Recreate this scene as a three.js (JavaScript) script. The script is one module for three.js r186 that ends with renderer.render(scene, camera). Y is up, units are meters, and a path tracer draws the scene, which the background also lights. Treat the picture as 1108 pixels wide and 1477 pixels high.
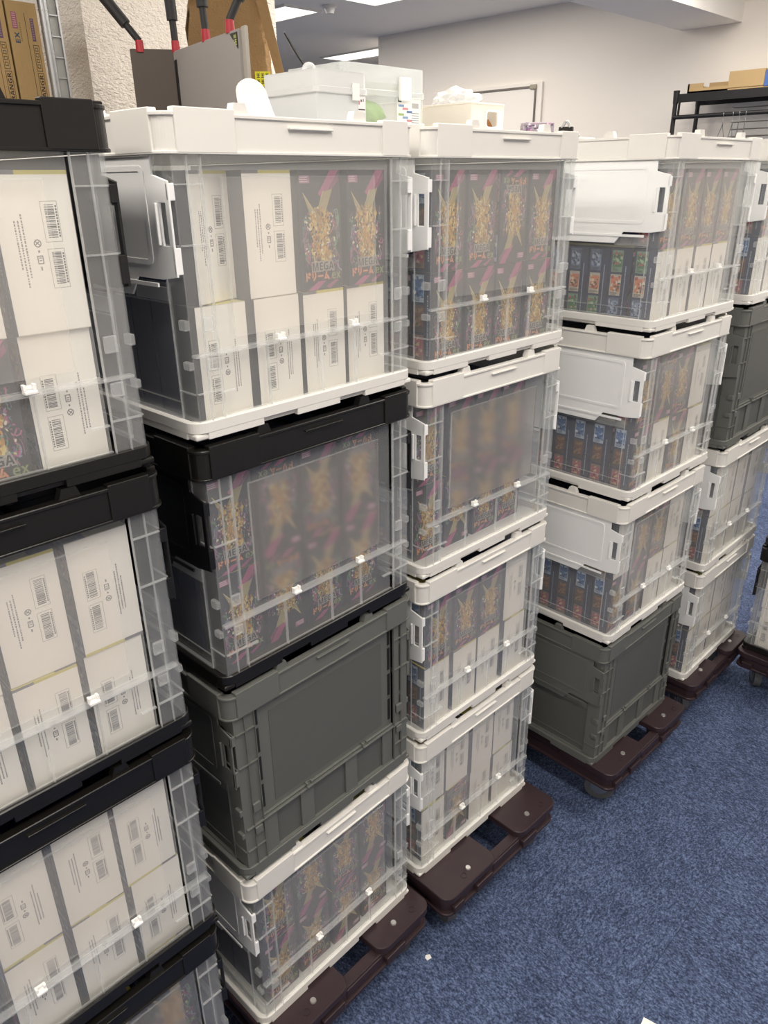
import * as THREE from 'three';
import { RoundedBoxGeometry } from 'three/addons/geometries/RoundedBoxGeometry.js';
import { mergeGeometries } from 'three/addons/utils/BufferGeometryUtils.js';
import { RectAreaLightUniformsLib } from 'three/addons/lights/RectAreaLightUniformsLib.js';

// ------------------------------------------------------------------ camera, light, exposure
const scene = new THREE.Scene();
scene.background = new THREE.Color(0x000000);
const renderer = new THREE.WebGLRenderer({ antialias: true });
renderer.toneMapping = THREE.LinearToneMapping;
renderer.toneMappingExposure = 1.0;
renderer.shadowMap.enabled = true;
RectAreaLightUniformsLib.init();

const EYE = 1.404;
const camera = new THREE.PerspectiveCamera(68.11, 1108 / 1477, 0.05, 40);
{
  const pitch = THREE.MathUtils.degToRad(23.777), roll = THREE.MathUtils.degToRad(-0.699), h = Math.SQRT1_2;
  const fwd = new THREE.Vector3(h * Math.cos(pitch), -Math.sin(pitch), -h * Math.cos(pitch));
  const right0 = new THREE.Vector3(h, 0, h), up0 = new THREE.Vector3().crossVectors(right0, fwd);
  const right = right0.clone().multiplyScalar(Math.cos(roll)).addScaledVector(up0, Math.sin(roll));
  const up = up0.clone().multiplyScalar(Math.cos(roll)).addScaledVector(right0, -Math.sin(roll));
  camera.quaternion.setFromRotationMatrix(new THREE.Matrix4().makeBasis(right, up, fwd.clone().negate()));
  camera.position.set(0, EYE, 0);
}
const CEIL = 2.5;
const LIGHT = 22.0, GLOW = 2.0;
// ceiling panels: centre x, z, size along x, size along z
const PANELS = [
  [0.35, 0.35, 0.3, 1.25], [2.25, 0.35, 0.3, 1.25], [4.1, 0.35, 0.3, 1.25],
  [-1.3, 0.35, 0.3, 1.25], [2.25, -1.55, 0.3, 1.25], [4.15, -1.55, 0.3, 1.25],
  [4.2, -3.75, 0.3, 1.25], [4.05, -5.35, 0.3, 1.1], [5.85, -5.85, 0.3, 1.25], [2.25, -5.3, 0.3, 1.25],
  [0.2, -3.7, 0.3, 1.25], [-0.4, -1.4, 0.3, 1.25],
];

// ------------------------------------------------------------------ helpers
let seed = 7;
const rnd = () => { seed = (seed * 1664525 + 1013904223) >>> 0; return seed / 4294967296; };
const rr = (a, b) => a + (b - a) * rnd();
const used = {};
function numbered(name) { const n = used[name] = (used[name] ?? -1) + 1; return n ? `${name}_${String(n).padStart(3, '0')}` : name; }
function shadows(o) { o.traverse(m => { if (m.isMesh) { m.castShadow = true; m.receiveShadow = true; } }); return o; }
function part(name, geometry, material, parent) { const m = new THREE.Mesh(geometry, material); m.name = name; m.castShadow = m.receiveShadow = true; parent.add(m); return m; }
function thing(name, label, category, pos = [0, 0, 0], turn = 0, group) {
  const o = new THREE.Group(); o.name = numbered(name); o.position.set(...pos); o.rotation.y = turn;
  o.userData = { label, category }; if (group) o.userData.group = group; scene.add(o); return o;
}
function solo(name, label, category, geometry, material, pos = [0, 0, 0], turn = 0, group) {
  const o = new THREE.Mesh(geometry, material); o.name = numbered(name); o.position.set(...pos); o.rotation.y = turn;
  o.userData = { label, category }; if (group) o.userData.group = group; o.castShadow = o.receiveShadow = true; scene.add(o); return o;
}
function struct(name, geometry, material) { const o = new THREE.Mesh(geometry, material); o.name = name; o.userData = { kind: 'structure' }; o.castShadow = o.receiveShadow = true; scene.add(o); return o; }
const clean = g => { const n = g.index ? g.toNonIndexed() : g; for (const k of Object.keys(n.attributes)) if (!['position', 'normal', 'uv'].includes(k)) n.deleteAttribute(k); n.clearGroups(); return n; };
const join = list => mergeGeometries(list.map(clean));
function bx(x0, x1, y0, y1, z0, z1, r = 0) {
  const w = x1 - x0, h = y1 - y0, d = z1 - z0;
  const g = r ? new RoundedBoxGeometry(w, h, d, 1, Math.min(r, w / 2.01, h / 2.01, d / 2.01)) : new THREE.BoxGeometry(w, h, d);
  return g.translate((x0 + x1) / 2, (y0 + y1) / 2, (z0 + z1) / 2);
}
function metric(g, s = 1) { // uv in metres on each axis-aligned face
  const p = g.attributes.position, n = g.attributes.normal, uv = g.attributes.uv;
  for (let i = 0; i < p.count; i++) {
    const ax = Math.abs(n.getX(i)), ay = Math.abs(n.getY(i));
    if (ay > 0.5) uv.setXY(i, p.getX(i) * s, p.getZ(i) * s); else if (ax > 0.5) uv.setXY(i, p.getZ(i) * s, p.getY(i) * s); else uv.setXY(i, p.getX(i) * s, p.getY(i) * s);
  }
  return g;
}
function roundRect(x0, x1, y0, y1, r, P = THREE.Shape) {
  const s = new P(); s.moveTo(x0 + r, y0); s.lineTo(x1 - r, y0); s.absarc(x1 - r, y0 + r, r, -Math.PI / 2, 0); s.lineTo(x1, y1 - r); s.absarc(x1 - r, y1 - r, r, 0, Math.PI / 2);
  s.lineTo(x0 + r, y1); s.absarc(x0 + r, y1 - r, r, Math.PI / 2, Math.PI); s.lineTo(x0, y0 + r); s.absarc(x0 + r, y0 + r, r, Math.PI, 1.5 * Math.PI); return s;
}
// a ring seen from above (x right, shape-y = -z), standing from y0 to y1
function ring(x0, x1, z0, z1, r, wall, y0, y1, bevel = 0) {
  const s = roundRect(x0, x1, -z1, -z0, r);
  if (wall) s.holes.push(roundRect(x0 + wall, x1 - wall, -z1 + wall, -z0 - wall, Math.max(0.002, r - wall), THREE.Path));
  const g = new THREE.ExtrudeGeometry(s, { depth: y1 - y0 - 2 * bevel, bevelEnabled: bevel > 0, bevelThickness: bevel, bevelSize: bevel, bevelOffset: -bevel, bevelSegments: 1, curveSegments: 4 });
  return g.rotateX(-Math.PI / 2).translate(0, y0 + bevel, 0);
}
function plate(points, holes, z0, z1, bevel = 0) { // outline in x,y extruded along z
  const s = new THREE.Shape(points.map(p => new THREE.Vector2(...p)));
  for (const h of holes) s.holes.push(new THREE.Path(h.map(p => new THREE.Vector2(...p))));
  return new THREE.ExtrudeGeometry(s, { depth: z1 - z0 - 2 * bevel, bevelEnabled: bevel > 0, bevelThickness: bevel, bevelSize: bevel, bevelOffset: -bevel, bevelSegments: 1, curveSegments: 4 }).translate(0, 0, z0 + bevel);
}
const rect = (x0, x1, y0, y1) => [[x0, y0], [x1, y0], [x1, y1], [x0, y1]];
function cyl(r0, r1, h, n = 16) { return new THREE.CylinderGeometry(r0, r1, h, n); }
function tube(pts, r, n = 24, k = 8) { return new THREE.TubeGeometry(new THREE.CatmullRomCurve3(pts.map(p => new THREE.Vector3(...p))), n, r, k); }

// ------------------------------------------------------------------ textures
function canvasTex(w, h, draw, srgb = true) {
  const c = document.createElement('canvas'); c.width = w; c.height = h; draw(c.getContext('2d'), w, h);
  const t = new THREE.CanvasTexture(c); if (srgb) t.colorSpace = THREE.SRGBColorSpace; t.wrapS = t.wrapT = THREE.RepeatWrapping; return t;
}
function dataTex(w, h, fn, srgb = true) {
  const d = new Uint8Array(w * h * 4);
  for (let y = 0; y < h; y++) for (let x = 0; x < w; x++) { const c = fn(x, y); const i = (y * w + x) * 4; d[i] = c[0]; d[i + 1] = c[1]; d[i + 2] = c[2]; d[i + 3] = 255; }
  const t = new THREE.DataTexture(d, w, h); t.magFilter = THREE.LinearFilter; t.minFilter = THREE.LinearFilter; t.wrapS = t.wrapT = THREE.RepeatWrapping; if (srgb) t.colorSpace = THREE.SRGBColorSpace; t.needsUpdate = true; return t;
}
function noiseGrid(n) { const a = new Float32Array(n * n); for (let i = 0; i < n * n; i++) a[i] = rnd(); return (x, y) => { x = ((x % n) + n) % n; y = ((y % n) + n) % n; const i = Math.floor(x), j = Math.floor(y), u = x - i, v = y - j, i1 = (i + 1) % n, j1 = (j + 1) % n; const s = t => t * t * (3 - 2 * t); const U = s(u), V = s(v); return (a[j * n + i] * (1 - U) + a[j * n + i1] * U) * (1 - V) + (a[j1 * n + i] * (1 - U) + a[j1 * n + i1] * U) * V; }; }

const carpetTex = (() => {
  const N = 512, n1 = noiseGrid(256), n2 = noiseGrid(128), n3 = noiseGrid(16), n4 = noiseGrid(256);
  return dataTex(N, N, (x, y) => {
    const fibre = n1(x * 0.25, y * 0.5) * 0.55 + n2(x * 0.125, y * 0.25) * 0.25 + n4(x * 0.5, y * 0.5) * 0.5 + (n3(x / 32, y / 32) - 0.5) * 0.12;
    const k = Math.max(0, Math.min(1, (fibre - 0.3) / 0.75));
    return [36 + 74 * k, 47 + 80 * k, 74 + 90 * k];
  });
})();
const paperTex = (() => { // embossed wallpaper relief
  const N = 512, n1 = noiseGrid(64), n2 = noiseGrid(128), n3 = noiseGrid(256);
  return dataTex(N, N, (x, y) => { const v = n1(x / 16, y / 8) * 0.5 + n2(x / 8, y / 4) * 0.4 + n3(x / 4, y / 2) * 0.25; const k = Math.min(255, Math.max(0, v * 255 / 1.1)); return [k, k, k]; }, false);
})();
const grainTex = (() => { const N = 256, n1 = noiseGrid(128), n2 = noiseGrid(64); return dataTex(N, N, (x, y) => { const k = 255 * (n1(x / 2, y / 2) * 0.6 + n2(x / 4, y / 4) * 0.4); return [k, k, k]; }, false); })();

function katakana(c, x, y, s, gap) { // strokes for the four katakana of the title
  const L = (...p) => { c.beginPath(); c.moveTo(x + p[0] * s, y + p[1] * s); for (let i = 2; i < p.length; i += 2) c.lineTo(x + p[i] * s, y + p[i + 1] * s); c.stroke(); };
  L(0.25, 0, 0.25, 1); L(0.25, 0.35, 0.75, 0.6); L(0.68, 0.02, 0.78, 0.2); L(0.88, -0.05, 0.98, 0.13); x += gap * s;
  L(0.2, 0.05, 0.2, 0.6); L(0.75, 0, 0.75, 0.6, 0.4, 1); x += gap * s;
  L(0.05, 0.5, 0.95, 0.5); x += gap * s;
  L(0.5, 0, 0.15, 0.85, 0.8, 0.8); L(0.65, 0.5, 0.95, 1);
}
function artTex(k) {
  return canvasTex(256, 512, (c, w, h) => {
    c.fillStyle = '#1d1c24'; c.fillRect(0, 0, w, h);
    for (let i = 0; i < 240; i++) { c.fillStyle = ['#2b2735', '#3a3140', '#24303a', '#0d0c12'][i % 4]; const s = rr(2, 10); c.fillRect(rr(0, w), rr(0, h), s, s * rr(0.3, 1)); }
    // diagonal pink bands
    c.fillStyle = '#ad4a78'; c.beginPath(); c.moveTo(118, 98); c.lineTo(196, 0); c.lineTo(250, 0); c.lineTo(150, 122); c.fill();
    c.fillStyle = '#82355c'; c.beginPath(); c.moveTo(196, 60); c.lineTo(246, 14); c.lineTo(250, 40); c.lineTo(190, 92); c.fill();
    c.fillStyle = '#ab4a7a'; c.beginPath(); c.moveTo(30, 512); c.lineTo(100, 474); c.lineTo(150, 474); c.lineTo(92, 512); c.fill();
    c.fillStyle = '#93406a'; c.beginPath(); c.moveTo(150, 500); c.lineTo(214, 470); c.lineTo(230, 478); c.lineTo(170, 512); c.fill();
    // pale shards
    c.fillStyle = '#a89a6c'; c.beginPath(); c.moveTo(28, 92); c.lineTo(98, 172); c.lineTo(66, 186); c.fill();
    c.beginPath(); c.moveTo(120, 168); c.lineTo(150, 88); c.lineTo(208, 78); c.lineTo(160, 180); c.fill();
    c.strokeStyle = '#d5c48a'; c.lineWidth = 4; c.beginPath(); c.moveTo(28, 92); c.lineTo(98, 176); c.moveTo(112, 172); c.lineTo(150, 86); c.stroke();
    // ribbons of foil, broken and wavy
    c.lineCap = 'round';
    const cols = ['#b84a7e', '#4b8a78', '#76508c', '#9a4a70', '#5f9a62', '#a8607c', '#8c86a0'];
    for (let i = 0; i < 46; i++) {
      c.strokeStyle = cols[(i + k) % cols.length]; c.lineWidth = rr(2, 7); const a = rr(0, 6.28), side = i % 2 ? 1 : -1, x = 126 + side * rr(60, 108), y = rr(160, 420);
      c.beginPath(); c.moveTo(x, y); c.bezierCurveTo(x + side * rr(-10, 26), y + rr(-30, 30), x + rr(-34, 34), y + rr(10, 46), x + rr(-26, 26), y + rr(24, 70)); c.stroke();
      if (i % 3 === 0) { c.beginPath(); c.arc(x, y, rr(8, 20), a, a + rr(1.5, 3.5)); c.stroke(); }
    }
    // mass of golden strokes in an irregular column
    const lobes = [[126, 190, 70, 30], [104, 236, 44, 46], [150, 246, 44, 50], [126, 300, 52, 52], [118, 354, 50, 36], [160, 366, 30, 26]];
    for (let i = 0; i < 520; i++) {
      const l = lobes[Math.floor(rnd() * lobes.length)], a = rr(0, 6.28), q = Math.sqrt(rnd()), x = l[0] + Math.cos(a) * q * l[2], y = l[1] + Math.sin(a) * q * l[3];
      c.strokeStyle = ['#c9973a', '#d9b45a', '#a9762a', '#dcc887', '#7c5626', '#bb8434', '#d0983c', '#8f7a4a'][i % 8]; c.lineWidth = rr(2, 9);
      c.beginPath(); c.moveTo(x, y); c.quadraticCurveTo(x + rr(-14, 14), y + rr(-22, 22), x + rr(-10, 10), y + rr(-30, 30)); c.stroke();
    }
    for (let i = 0; i < 110; i++) { c.fillStyle = ['#e0d8bf', '#d4c48e', '#2a1f1c', '#84506c', '#33282a', '#6d8a70'][i % 6]; c.beginPath(); c.ellipse(126 + rr(-96, 96), 290 + rr(-130, 120), rr(2, 9), rr(2, 7), rr(0, 3), 0, 6.3); c.fill(); }
    // badge
    c.fillStyle = '#a86a86'; c.fillRect(10, 22, 62, 32); c.fillStyle = '#e3c9d0'; for (let i = 0; i < 3; i++) c.fillRect(14, 27 + i * 9, rr(36, 54), 4);
    // title
    c.save(); c.translate(126, 402); c.font = 'bold 48px sans-serif'; c.textAlign = 'center';
    c.lineWidth = 12; c.strokeStyle = '#a09a92'; c.strokeText('MEGA', 6, 24); c.fillStyle = '#1a171c'; c.fillText('MEGA', 6, 24); c.restore();
    c.lineWidth = 13; c.strokeStyle = '#7a2b1f'; katakana(c, 22, 436, 30, 1.3);
    c.lineWidth = 8; c.strokeStyle = '#d8966c'; katakana(c, 22, 436, 30, 1.3);
    c.font = 'bold 54px sans-serif'; c.lineWidth = 8; c.strokeStyle = '#2e3a24'; c.strokeText('ex', 184, 470); c.fillStyle = '#8a9468'; c.fillText('ex', 184, 470);
    for (let i = 0; i < 22; i++) { c.fillStyle = '#d8d0d8'; c.beginPath(); c.arc(rr(6, 250), rr(6, 506), rr(1, 2.6), 0, 6.3); c.fill(); }
  });
}
function backTex() {
  return canvasTex(256, 512, (c, w, h) => {
    c.fillStyle = '#f8f1e8'; c.fillRect(0, 0, w, h);
    const code = (x, y, len) => { let yy = y; c.fillStyle = '#2c2a2c'; while (yy < y + len) { const t = rr(1.2, 4.2); c.fillRect(x, yy, 32, t); yy += t + rr(1.4, 4.4); } c.strokeStyle = '#8d8780'; c.lineWidth = 1.5; c.strokeRect(x - 12, y - 10, 56, len + 20); for (let i = 0; i < 11; i++) { c.fillRect(x + 36, y + 3 + i * (len / 11.5), 5, 6); } };
    code(162, 104, 106); code(162, 252, 106);
    c.strokeStyle = '#4a4548'; c.lineWidth = 3; c.strokeRect(112, 262, 17, 24); c.beginPath(); c.moveTo(116, 268); c.lineTo(125, 268); c.moveTo(116, 276); c.lineTo(125, 276); c.stroke();
    c.beginPath(); c.arc(120, 222, 11, 0, 6.3); c.stroke(); c.beginPath(); c.moveTo(113, 215); c.lineTo(127, 229); c.moveTo(113, 226); c.lineTo(126, 216); c.stroke();
    c.fillStyle = '#5a5458'; c.fillRect(117, 244, 6, 7); c.fillRect(117, 296, 5, 12);
    c.fillStyle = '#6c6468';
    for (const [x, y0, y1] of [[78, 130, 330], [66, 150, 356], [54, 150, 300]]) for (let y = y0; y < y1;) { const t = rr(3, 9); c.fillRect(x, y, 5, t); y += t + rr(2, 4); }
    c.fillStyle = '#cdbf4e'; c.fillRect(0, 0, w, 13); c.fillStyle = '#6a666c'; c.fillRect(0, 0, 84, 13); c.fillStyle = '#d3cabf'; c.fillRect(0, h - 3, w, 3);
  });
}
function spineTex(p) {
  return canvasTex(128, 384, (c, w, h) => {
    c.fillStyle = '#232d4e'; c.fillRect(0, 0, w, h);
    p.forEach((pal, i) => {
      const y = 10 + i * 124; c.fillStyle = pal[0]; c.fillRect(12, y, 66, 112); c.fillStyle = pal[1]; c.fillRect(17, y + 16, 56, 70);
      for (let k = 0; k < 30; k++) { c.fillStyle = pal[1 + (k % (pal.length - 1))]; c.beginPath(); c.ellipse(rr(20, 70), rr(y + 12, y + 104), rr(3, 11), rr(3, 11), rr(0, 3), 0, 6.3); c.fill(); }
      c.fillStyle = pal[0]; c.fillRect(12, y + 92, 66, 20); c.fillStyle = '#2c2c34'; for (let k = 0; k < 3; k++) c.fillRect(18, y + 95 + k * 5, rr(30, 52), 2);
    });
    c.fillStyle = '#aab0bd'; for (let y = 90; y < 340;) { const t = rr(3, 9); c.fillRect(96, y, 7, t); y += t + rr(1.5, 4); }
  });
}
const topTex = canvasTex(128, 64, (c, w, h) => { c.fillStyle = '#d5c96a'; c.fillRect(0, 0, w, h); c.fillStyle = '#5d5a62'; c.fillRect(0, 0, 44, h); c.fillStyle = '#e6dc8e'; c.fillRect(60, 14, 50, 30); });
const blue = ['#b9c9dd', '#3f6fae', '#7fa8da', '#1e2f52', '#dfe8f2'], brown = ['#5b4a44', '#7a4a34', '#a06a48', '#3a2c2a', '#8c7a62'], rose = ['#8a6a62', '#b0556a', '#d6c08a', '#6a3038', '#c98a94'],
  green = ['#7d9a80', '#46754e', '#a8bf9a', '#b5605a', '#2f4a38'], coral = ['#c3b8a6', '#d8845c', '#4d5344', '#e6d8c0', '#b44c3c'], slate = ['#5c6884', '#8a98b4', '#2e3a58', '#b2bccd', '#3d4a6c'];

// ------------------------------------------------------------------ materials
const std = (color, roughness = 0.6, extra = {}) => new THREE.MeshPhysicalMaterial({ color, roughness, metalness: 0, ...extra });
const thin = (color, transmission, roughness, extra = {}) => new THREE.MeshPhysicalMaterial({ color, transmission, roughness, thickness: 0, metalness: 0, ior: 1.45, side: THREE.DoubleSide, ...extra });
const M = {
  whitePlastic: std(0xe5e3de, 0.42), blackPlastic: std(0x161412, 0.34), greyPlastic: std(0x656763, 0.5), greyDeep: std(0x595b58, 0.55),
  whiteSheet: thin(0xfbfcfc, 0.12, 0.8), blackSheet: std(0x131214, 0.4),
  clear: thin(0xfdfefe, 0.93, 0.2), milky: thin(0xfcfdfd, 0.86, 0.28), lidSheet: thin(0xfdfdfb, 0.5, 0.9), haze: thin(0xfefefd, 0.88, 0.25),
  frost: new THREE.MeshPhysicalMaterial({ color: 0xfaf8f6, transmission: 0.88, roughness: 0.27, thickness: 0.003, ior: 1.3, metalness: 0 }),
  latch: std(0xf6f6f4, 0.4),
  brown: std(0x35262a, 0.42), rivet: std(0xd8d6d2, 0.3, { metalness: 0.8 }), rubber: std(0x55575a, 0.6), steel: std(0xa8aaac, 0.35, { metalness: 0.9 }),
  navy: std(0x27335a, 0.4), slot: std(0x1a1b1a, 0.6),
};
const wrap = t => std(0xffffff, 0.32, { map: t, clearcoat: 0.3, clearcoatRoughness: 0.15 });
const arts = [0, 1, 2].map(k => wrap(artTex(k))), backs = [0, 1].map(() => wrap(backTex())), tops = wrap(topTex);
const spines = [spineTex([blue, brown, rose]), spineTex([green, coral, slate]), spineTex([slate, coral, green])].map(wrap);
spines.push(std(0x2b2f3c, 0.35));

// ------------------------------------------------------------------ the room
const XW = 5.3;
const wallMat = std(0xece7e0, 0.85, { bumpMap: grainTex, bumpScale: 0.0006 }), ceilMat = std(0xf0ede9, 0.9, { bumpMap: grainTex, bumpScale: 0.0006 });
const wallpaper = std(0xe6e0d8, 0.85, { bumpMap: paperTex, bumpScale: 0.006 });
const carpet = std(0xffffff, 0.95, { map: carpetTex, bumpMap: carpetTex, bumpScale: 0.002 });
const floor = struct('floor', metric(bx(-2.6, 9.2, -0.15, -0.006, -9.2, 2.8), 2), carpet);
struct('ceiling', metric(bx(-2.6, 9.2, CEIL, CEIL + 0.15, -9.2, 2.8), 3), ceilMat);
struct('wall_end', metric(bx(XW, XW + 0.15, -0.05, CEIL + 0.02, -5.15, 2.7), 3), wallMat);
struct('wall_end_return', metric(bx(XW, 9.1, -0.05, CEIL + 0.02, -5.3, -5.15), 3), wallMat);
struct('wall_far', metric(bx(9.0, 9.15, -0.05, CEIL + 0.02, -9.1, -5.2), 3), wallMat);
struct('wall_back', metric(bx(-2.5, 9.1, -0.05, CEIL + 0.02, -9.15, -9.0), 3), wallMat);
struct('wall_front', metric(bx(-2.5, 5.4, -0.05, CEIL + 0.02, 2.6, 2.75), 3), wallMat);
struct('wall_start', metric(bx(-2.6, -2.45, -0.05, CEIL + 0.02, -9.1, 2.7), 3), wallMat);
struct('wall_pillar', metric(bx(1.258, 1.985, -0.05, CEIL + 0.02, -3.3, -2.5), 3.2), wallpaper);
struct('trim_beam', metric(bx(-2.5, XW + 0.05, 2.235, CEIL + 0.02, -2.6, -2.22), 3), ceilMat);
// carpet tiles, each with its own edges; the pile of neighbours runs crosswise
{
  const tile = bx(0, 0.4996, -0.006, 0, 0, 0.4996, 0.0006);
  metric(tile, 2);
  for (let i = -3; i < 7; i++) for (let j = -3; j < 4; j++) {
    const t = part('carpet_tile', tile, carpet, floor), turned = (i + j) & 1;
    t.position.set(0.48 + i * 0.5 - 0.0 + 0.0, 0, -0.335 + j * 0.5);
    if (turned) { t.rotation.y = Math.PI / 2; t.position.z += 0.4996; }
  }
}
// ceiling panels
PANELS.forEach(([x, z, sx, sz], i) => {
  const where = ['nearest the camera over the aisle', 'over the aisle beyond the nearest one', 'over the aisle next to the end wall', 'behind the camera over the aisle', 'over the fourth stack', 'in front of the black wire shelf', 'before the white board, cut by the frame top', 'beside the paper bag, partly behind the pillar', 'lowest in view, above the clear storage boxes', 'behind the wallpapered pillar', 'beside the steel rack, left of the pillar', 'above and left of the first stack'][i];
  const o = thing('ceiling_light', `white fluorescent ceiling panel ${where}`, 'light', [x, CEIL, z], 0, 'ceiling light panels');
  part('frame', join([bx(-sx / 2 - 0.02, sx / 2 + 0.02, -0.012, 0, -sz / 2 - 0.02, -sz / 2), bx(-sx / 2 - 0.02, sx / 2 + 0.02, -0.012, 0, sz / 2, sz / 2 + 0.02), bx(-sx / 2 - 0.02, -sx / 2, -0.012, 0, -sz / 2, sz / 2), bx(sx / 2, sx / 2 + 0.02, -0.012, 0, -sz / 2, sz / 2)]), M.whitePlastic, o);
  part('lamp_diffuser', bx(-sx / 2, sx / 2, -0.008, -0.001, -sz / 2, sz / 2), new THREE.MeshStandardMaterial({ color: 0xffffff, emissive: 0xfffaf2, emissiveIntensity: GLOW }), o);
  const l = new THREE.RectAreaLight(0xfff6ea, LIGHT, sx, sz); l.position.set(x, CEIL - 0.014, z); l.lookAt(x, 0, z); l.name = 'panel_light'; scene.add(l);
});

// ------------------------------------------------------------------ folding crates
const W = 0.366, D = 0.53, PITCH = 0.3377, TOP = 0.3265, RIM = 0.037, BASE = 0.125, IN = 0.0022;
const RB = TOP - RIM;                 // underside of the rim
const FOLD = 0.094;                   // hinge line of the short walls
const G = {};
{
  const lip = 0.002;
  const pegs = [];
  const peg = (x, z, alongX) => { const g = plate([[-0.011, 0], [0.011, 0], [0.007, PITCH - TOP], [-0.007, PITCH - TOP]], [], -0.005, 0.005); if (!alongX) g.rotateY(Math.PI / 2); return g.translate(x, TOP - 0.0005, z); };
  for (const x of [0.098, 0.268]) { pegs.push(peg(x, -0.009, true), peg(x, -D + 0.009, true)); }
  for (const z of [-0.13, -0.4]) { pegs.push(peg(0.009, z, false), peg(W - 0.009, z, false)); }
  const rim = [ring(lip, W - lip, -D + lip, -lip, 0.016, 0.011, RB, TOP - 0.001, 0.0008), ring(0, W, -D, 0, 0.018, 0.012, TOP - 0.004, TOP, 0.0008), ring(0, W, -D, 0, 0.018, 0.012, RB, RB + 0.003, 0.0006), ...pegs];
  // corner blocks, proud and a step higher, and the lip of the grip in the middle of each short side
  for (const [z0, z1] of [[-0.01, 0.0004], [-D - 0.0004, -D + 0.01]]) {
    rim.push(bx(0.017, 0.088, RB + 0.001, TOP + 0.0042, z0, z1, 0.0012), bx(W - 0.062, W - 0.017, RB + 0.001, TOP + 0.003, z0, z1, 0.0012));
    rim.push(bx(0.158, 0.222, TOP - 0.012, TOP - 0.0098, z0, z1 + (z0 > -0.1 ? 0.0018 : 0), 0.0008));
  }
  for (const [x0, x1] of [[-0.0004, 0.01], [W - 0.01, W + 0.0004]]) rim.push(bx(x0, x1, RB + 0.001, TOP + 0.0036, -0.088, -0.017, 0.0012), bx(x0, x1, RB + 0.001, TOP + 0.0036, -D + 0.017, -D + 0.088, 0.0012), bx(x0, x1, RB + 0.012, TOP + 0.0036, -0.32, -0.21, 0.0012));
  G.rim = join(rim);
  // base: floor plate, skirt with cut-outs along its lower edge
  const skirt = [ring(IN, W - IN, -D + IN, -IN, 0.018, 0.008, 0.0075, 0.021, 0.0012), bx(IN + 0.006, W - IN - 0.006, 0.002, 0.008, -D + IN + 0.006, -IN - 0.006)];
  for (const [a, b] of [[0.02, 0.098], [0.15, 0.222], [0.268, 0.346]]) skirt.push(bx(a, b, 0, 0.009, -IN - 0.0075, -IN - 0.0004, 0.001), bx(a, b, 0, 0.009, -D + IN + 0.0004, -D + IN + 0.0075, 0.001));
  for (const [a, b] of [[0.02, 0.12], [0.21, 0.32], [0.41, 0.51]]) skirt.push(bx(IN + 0.0004, IN + 0.0075, 0, 0.009, -b, -a, 0.001), bx(W - IN - 0.0075, W - IN - 0.0004, 0, 0.009, -b, -a, 0.001));
  skirt.push(bx(0.004, 0.03, 0, 0.0076, -0.03, -0.004, 0.003), bx(W - 0.03, W - 0.004, 0, 0.0076, -0.03, -0.004, 0.003), bx(0.004, 0.03, 0, 0.0076, -D + 0.004, -D + 0.03, 0.003), bx(W - 0.03, W - 0.004, 0, 0.0076, -D + 0.004, -D + 0.03, 0.003));
  G.base = join(skirt);
  // corner post (front left), an L of clear plastic with hinge knuckles
  const wallL = bx(0.011, 0.0125, 0.0205, RB, -0.036, -0.005), wallF = bx(0.0125, 0.044, 0.0205, RB, -0.0065, -0.005);
  G.post = join([wallL, wallF]);
  const pr = [];
  for (const x of [0.027, 0.0435]) pr.push(bx(x, x + 0.001, 0.0205, RB, -0.005, -0.002));
  pr.push(bx(0.009, 0.011, 0.0205, RB, -0.035, -0.034));
  for (const y of [0.052, 0.205, 0.262]) pr.push(bx(0.0125, 0.0435, y, y + 0.0014, -0.005, -0.002), bx(0.009, 0.011, y, y + 0.0014, -0.035, -0.005));
  for (const [y, h] of [[0.076, 0.014], [0.118, 0.016]]) pr.push(bx(0.027, 0.04, y, y + h, -0.005, -0.0005, 0.0015), bx(0.0065, 0.0125, y + 0.003, y + h - 0.002, -0.018, -0.005, 0.0015));
  G.postRib = join(pr);
  // short wall, upper leaf: frame round a window
  const wx0 = 0.072, wx1 = 0.298, wy0 = FOLD + 0.012, wy1 = 0.268;
  G.leaf = plate(rect(0.0455, W - 0.0455, FOLD + 0.002, RB), [rect(wx0, wx1, wy0, wy1).reverse()], -0.0115, -0.0095);
  G.window = bx(wx0, wx1, wy0, wy1, -0.0112, -0.0088);
  G.windowEdge = join([bx(wx0 - 0.0006, wx1 + 0.0006, wy1, wy1 + 0.0009, -0.0115, -0.0078), bx(wx0 - 0.0009, wx0, wy0, wy1, -0.0115, -0.0078)]);
  G.windowSolid = bx(wx0 + 0.004, wx1 - 0.004, wy0 + 0.004, wy1 - 0.004, -0.0118, -0.0104);
  G.hinge = join([bx(0.014, W - 0.014, FOLD - 0.0026, FOLD + 0.0005, -0.0115, -0.0018, 0.0008), bx(0.0455, W - 0.0455, FOLD + 0.0005, FOLD + 0.002, -0.0115, -0.0085)]);
  G.latch = join([bx(-0.006, 0.006, 0, 0.0035, -0.004, 0.0045, 0.001), bx(-0.006, -0.003, 0.0035, 0.009, -0.004, 0.002, 0.0008), bx(0.003, 0.006, 0.0035, 0.009, -0.004, 0.002, 0.0008), bx(-0.004, 0.004, 0.004, 0.007, -0.005, -0.0025)]);
  G.lower = bx(0.0455, W - 0.0455, 0.0205, FOLD - 0.0026, -0.0115, -0.0095);
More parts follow.
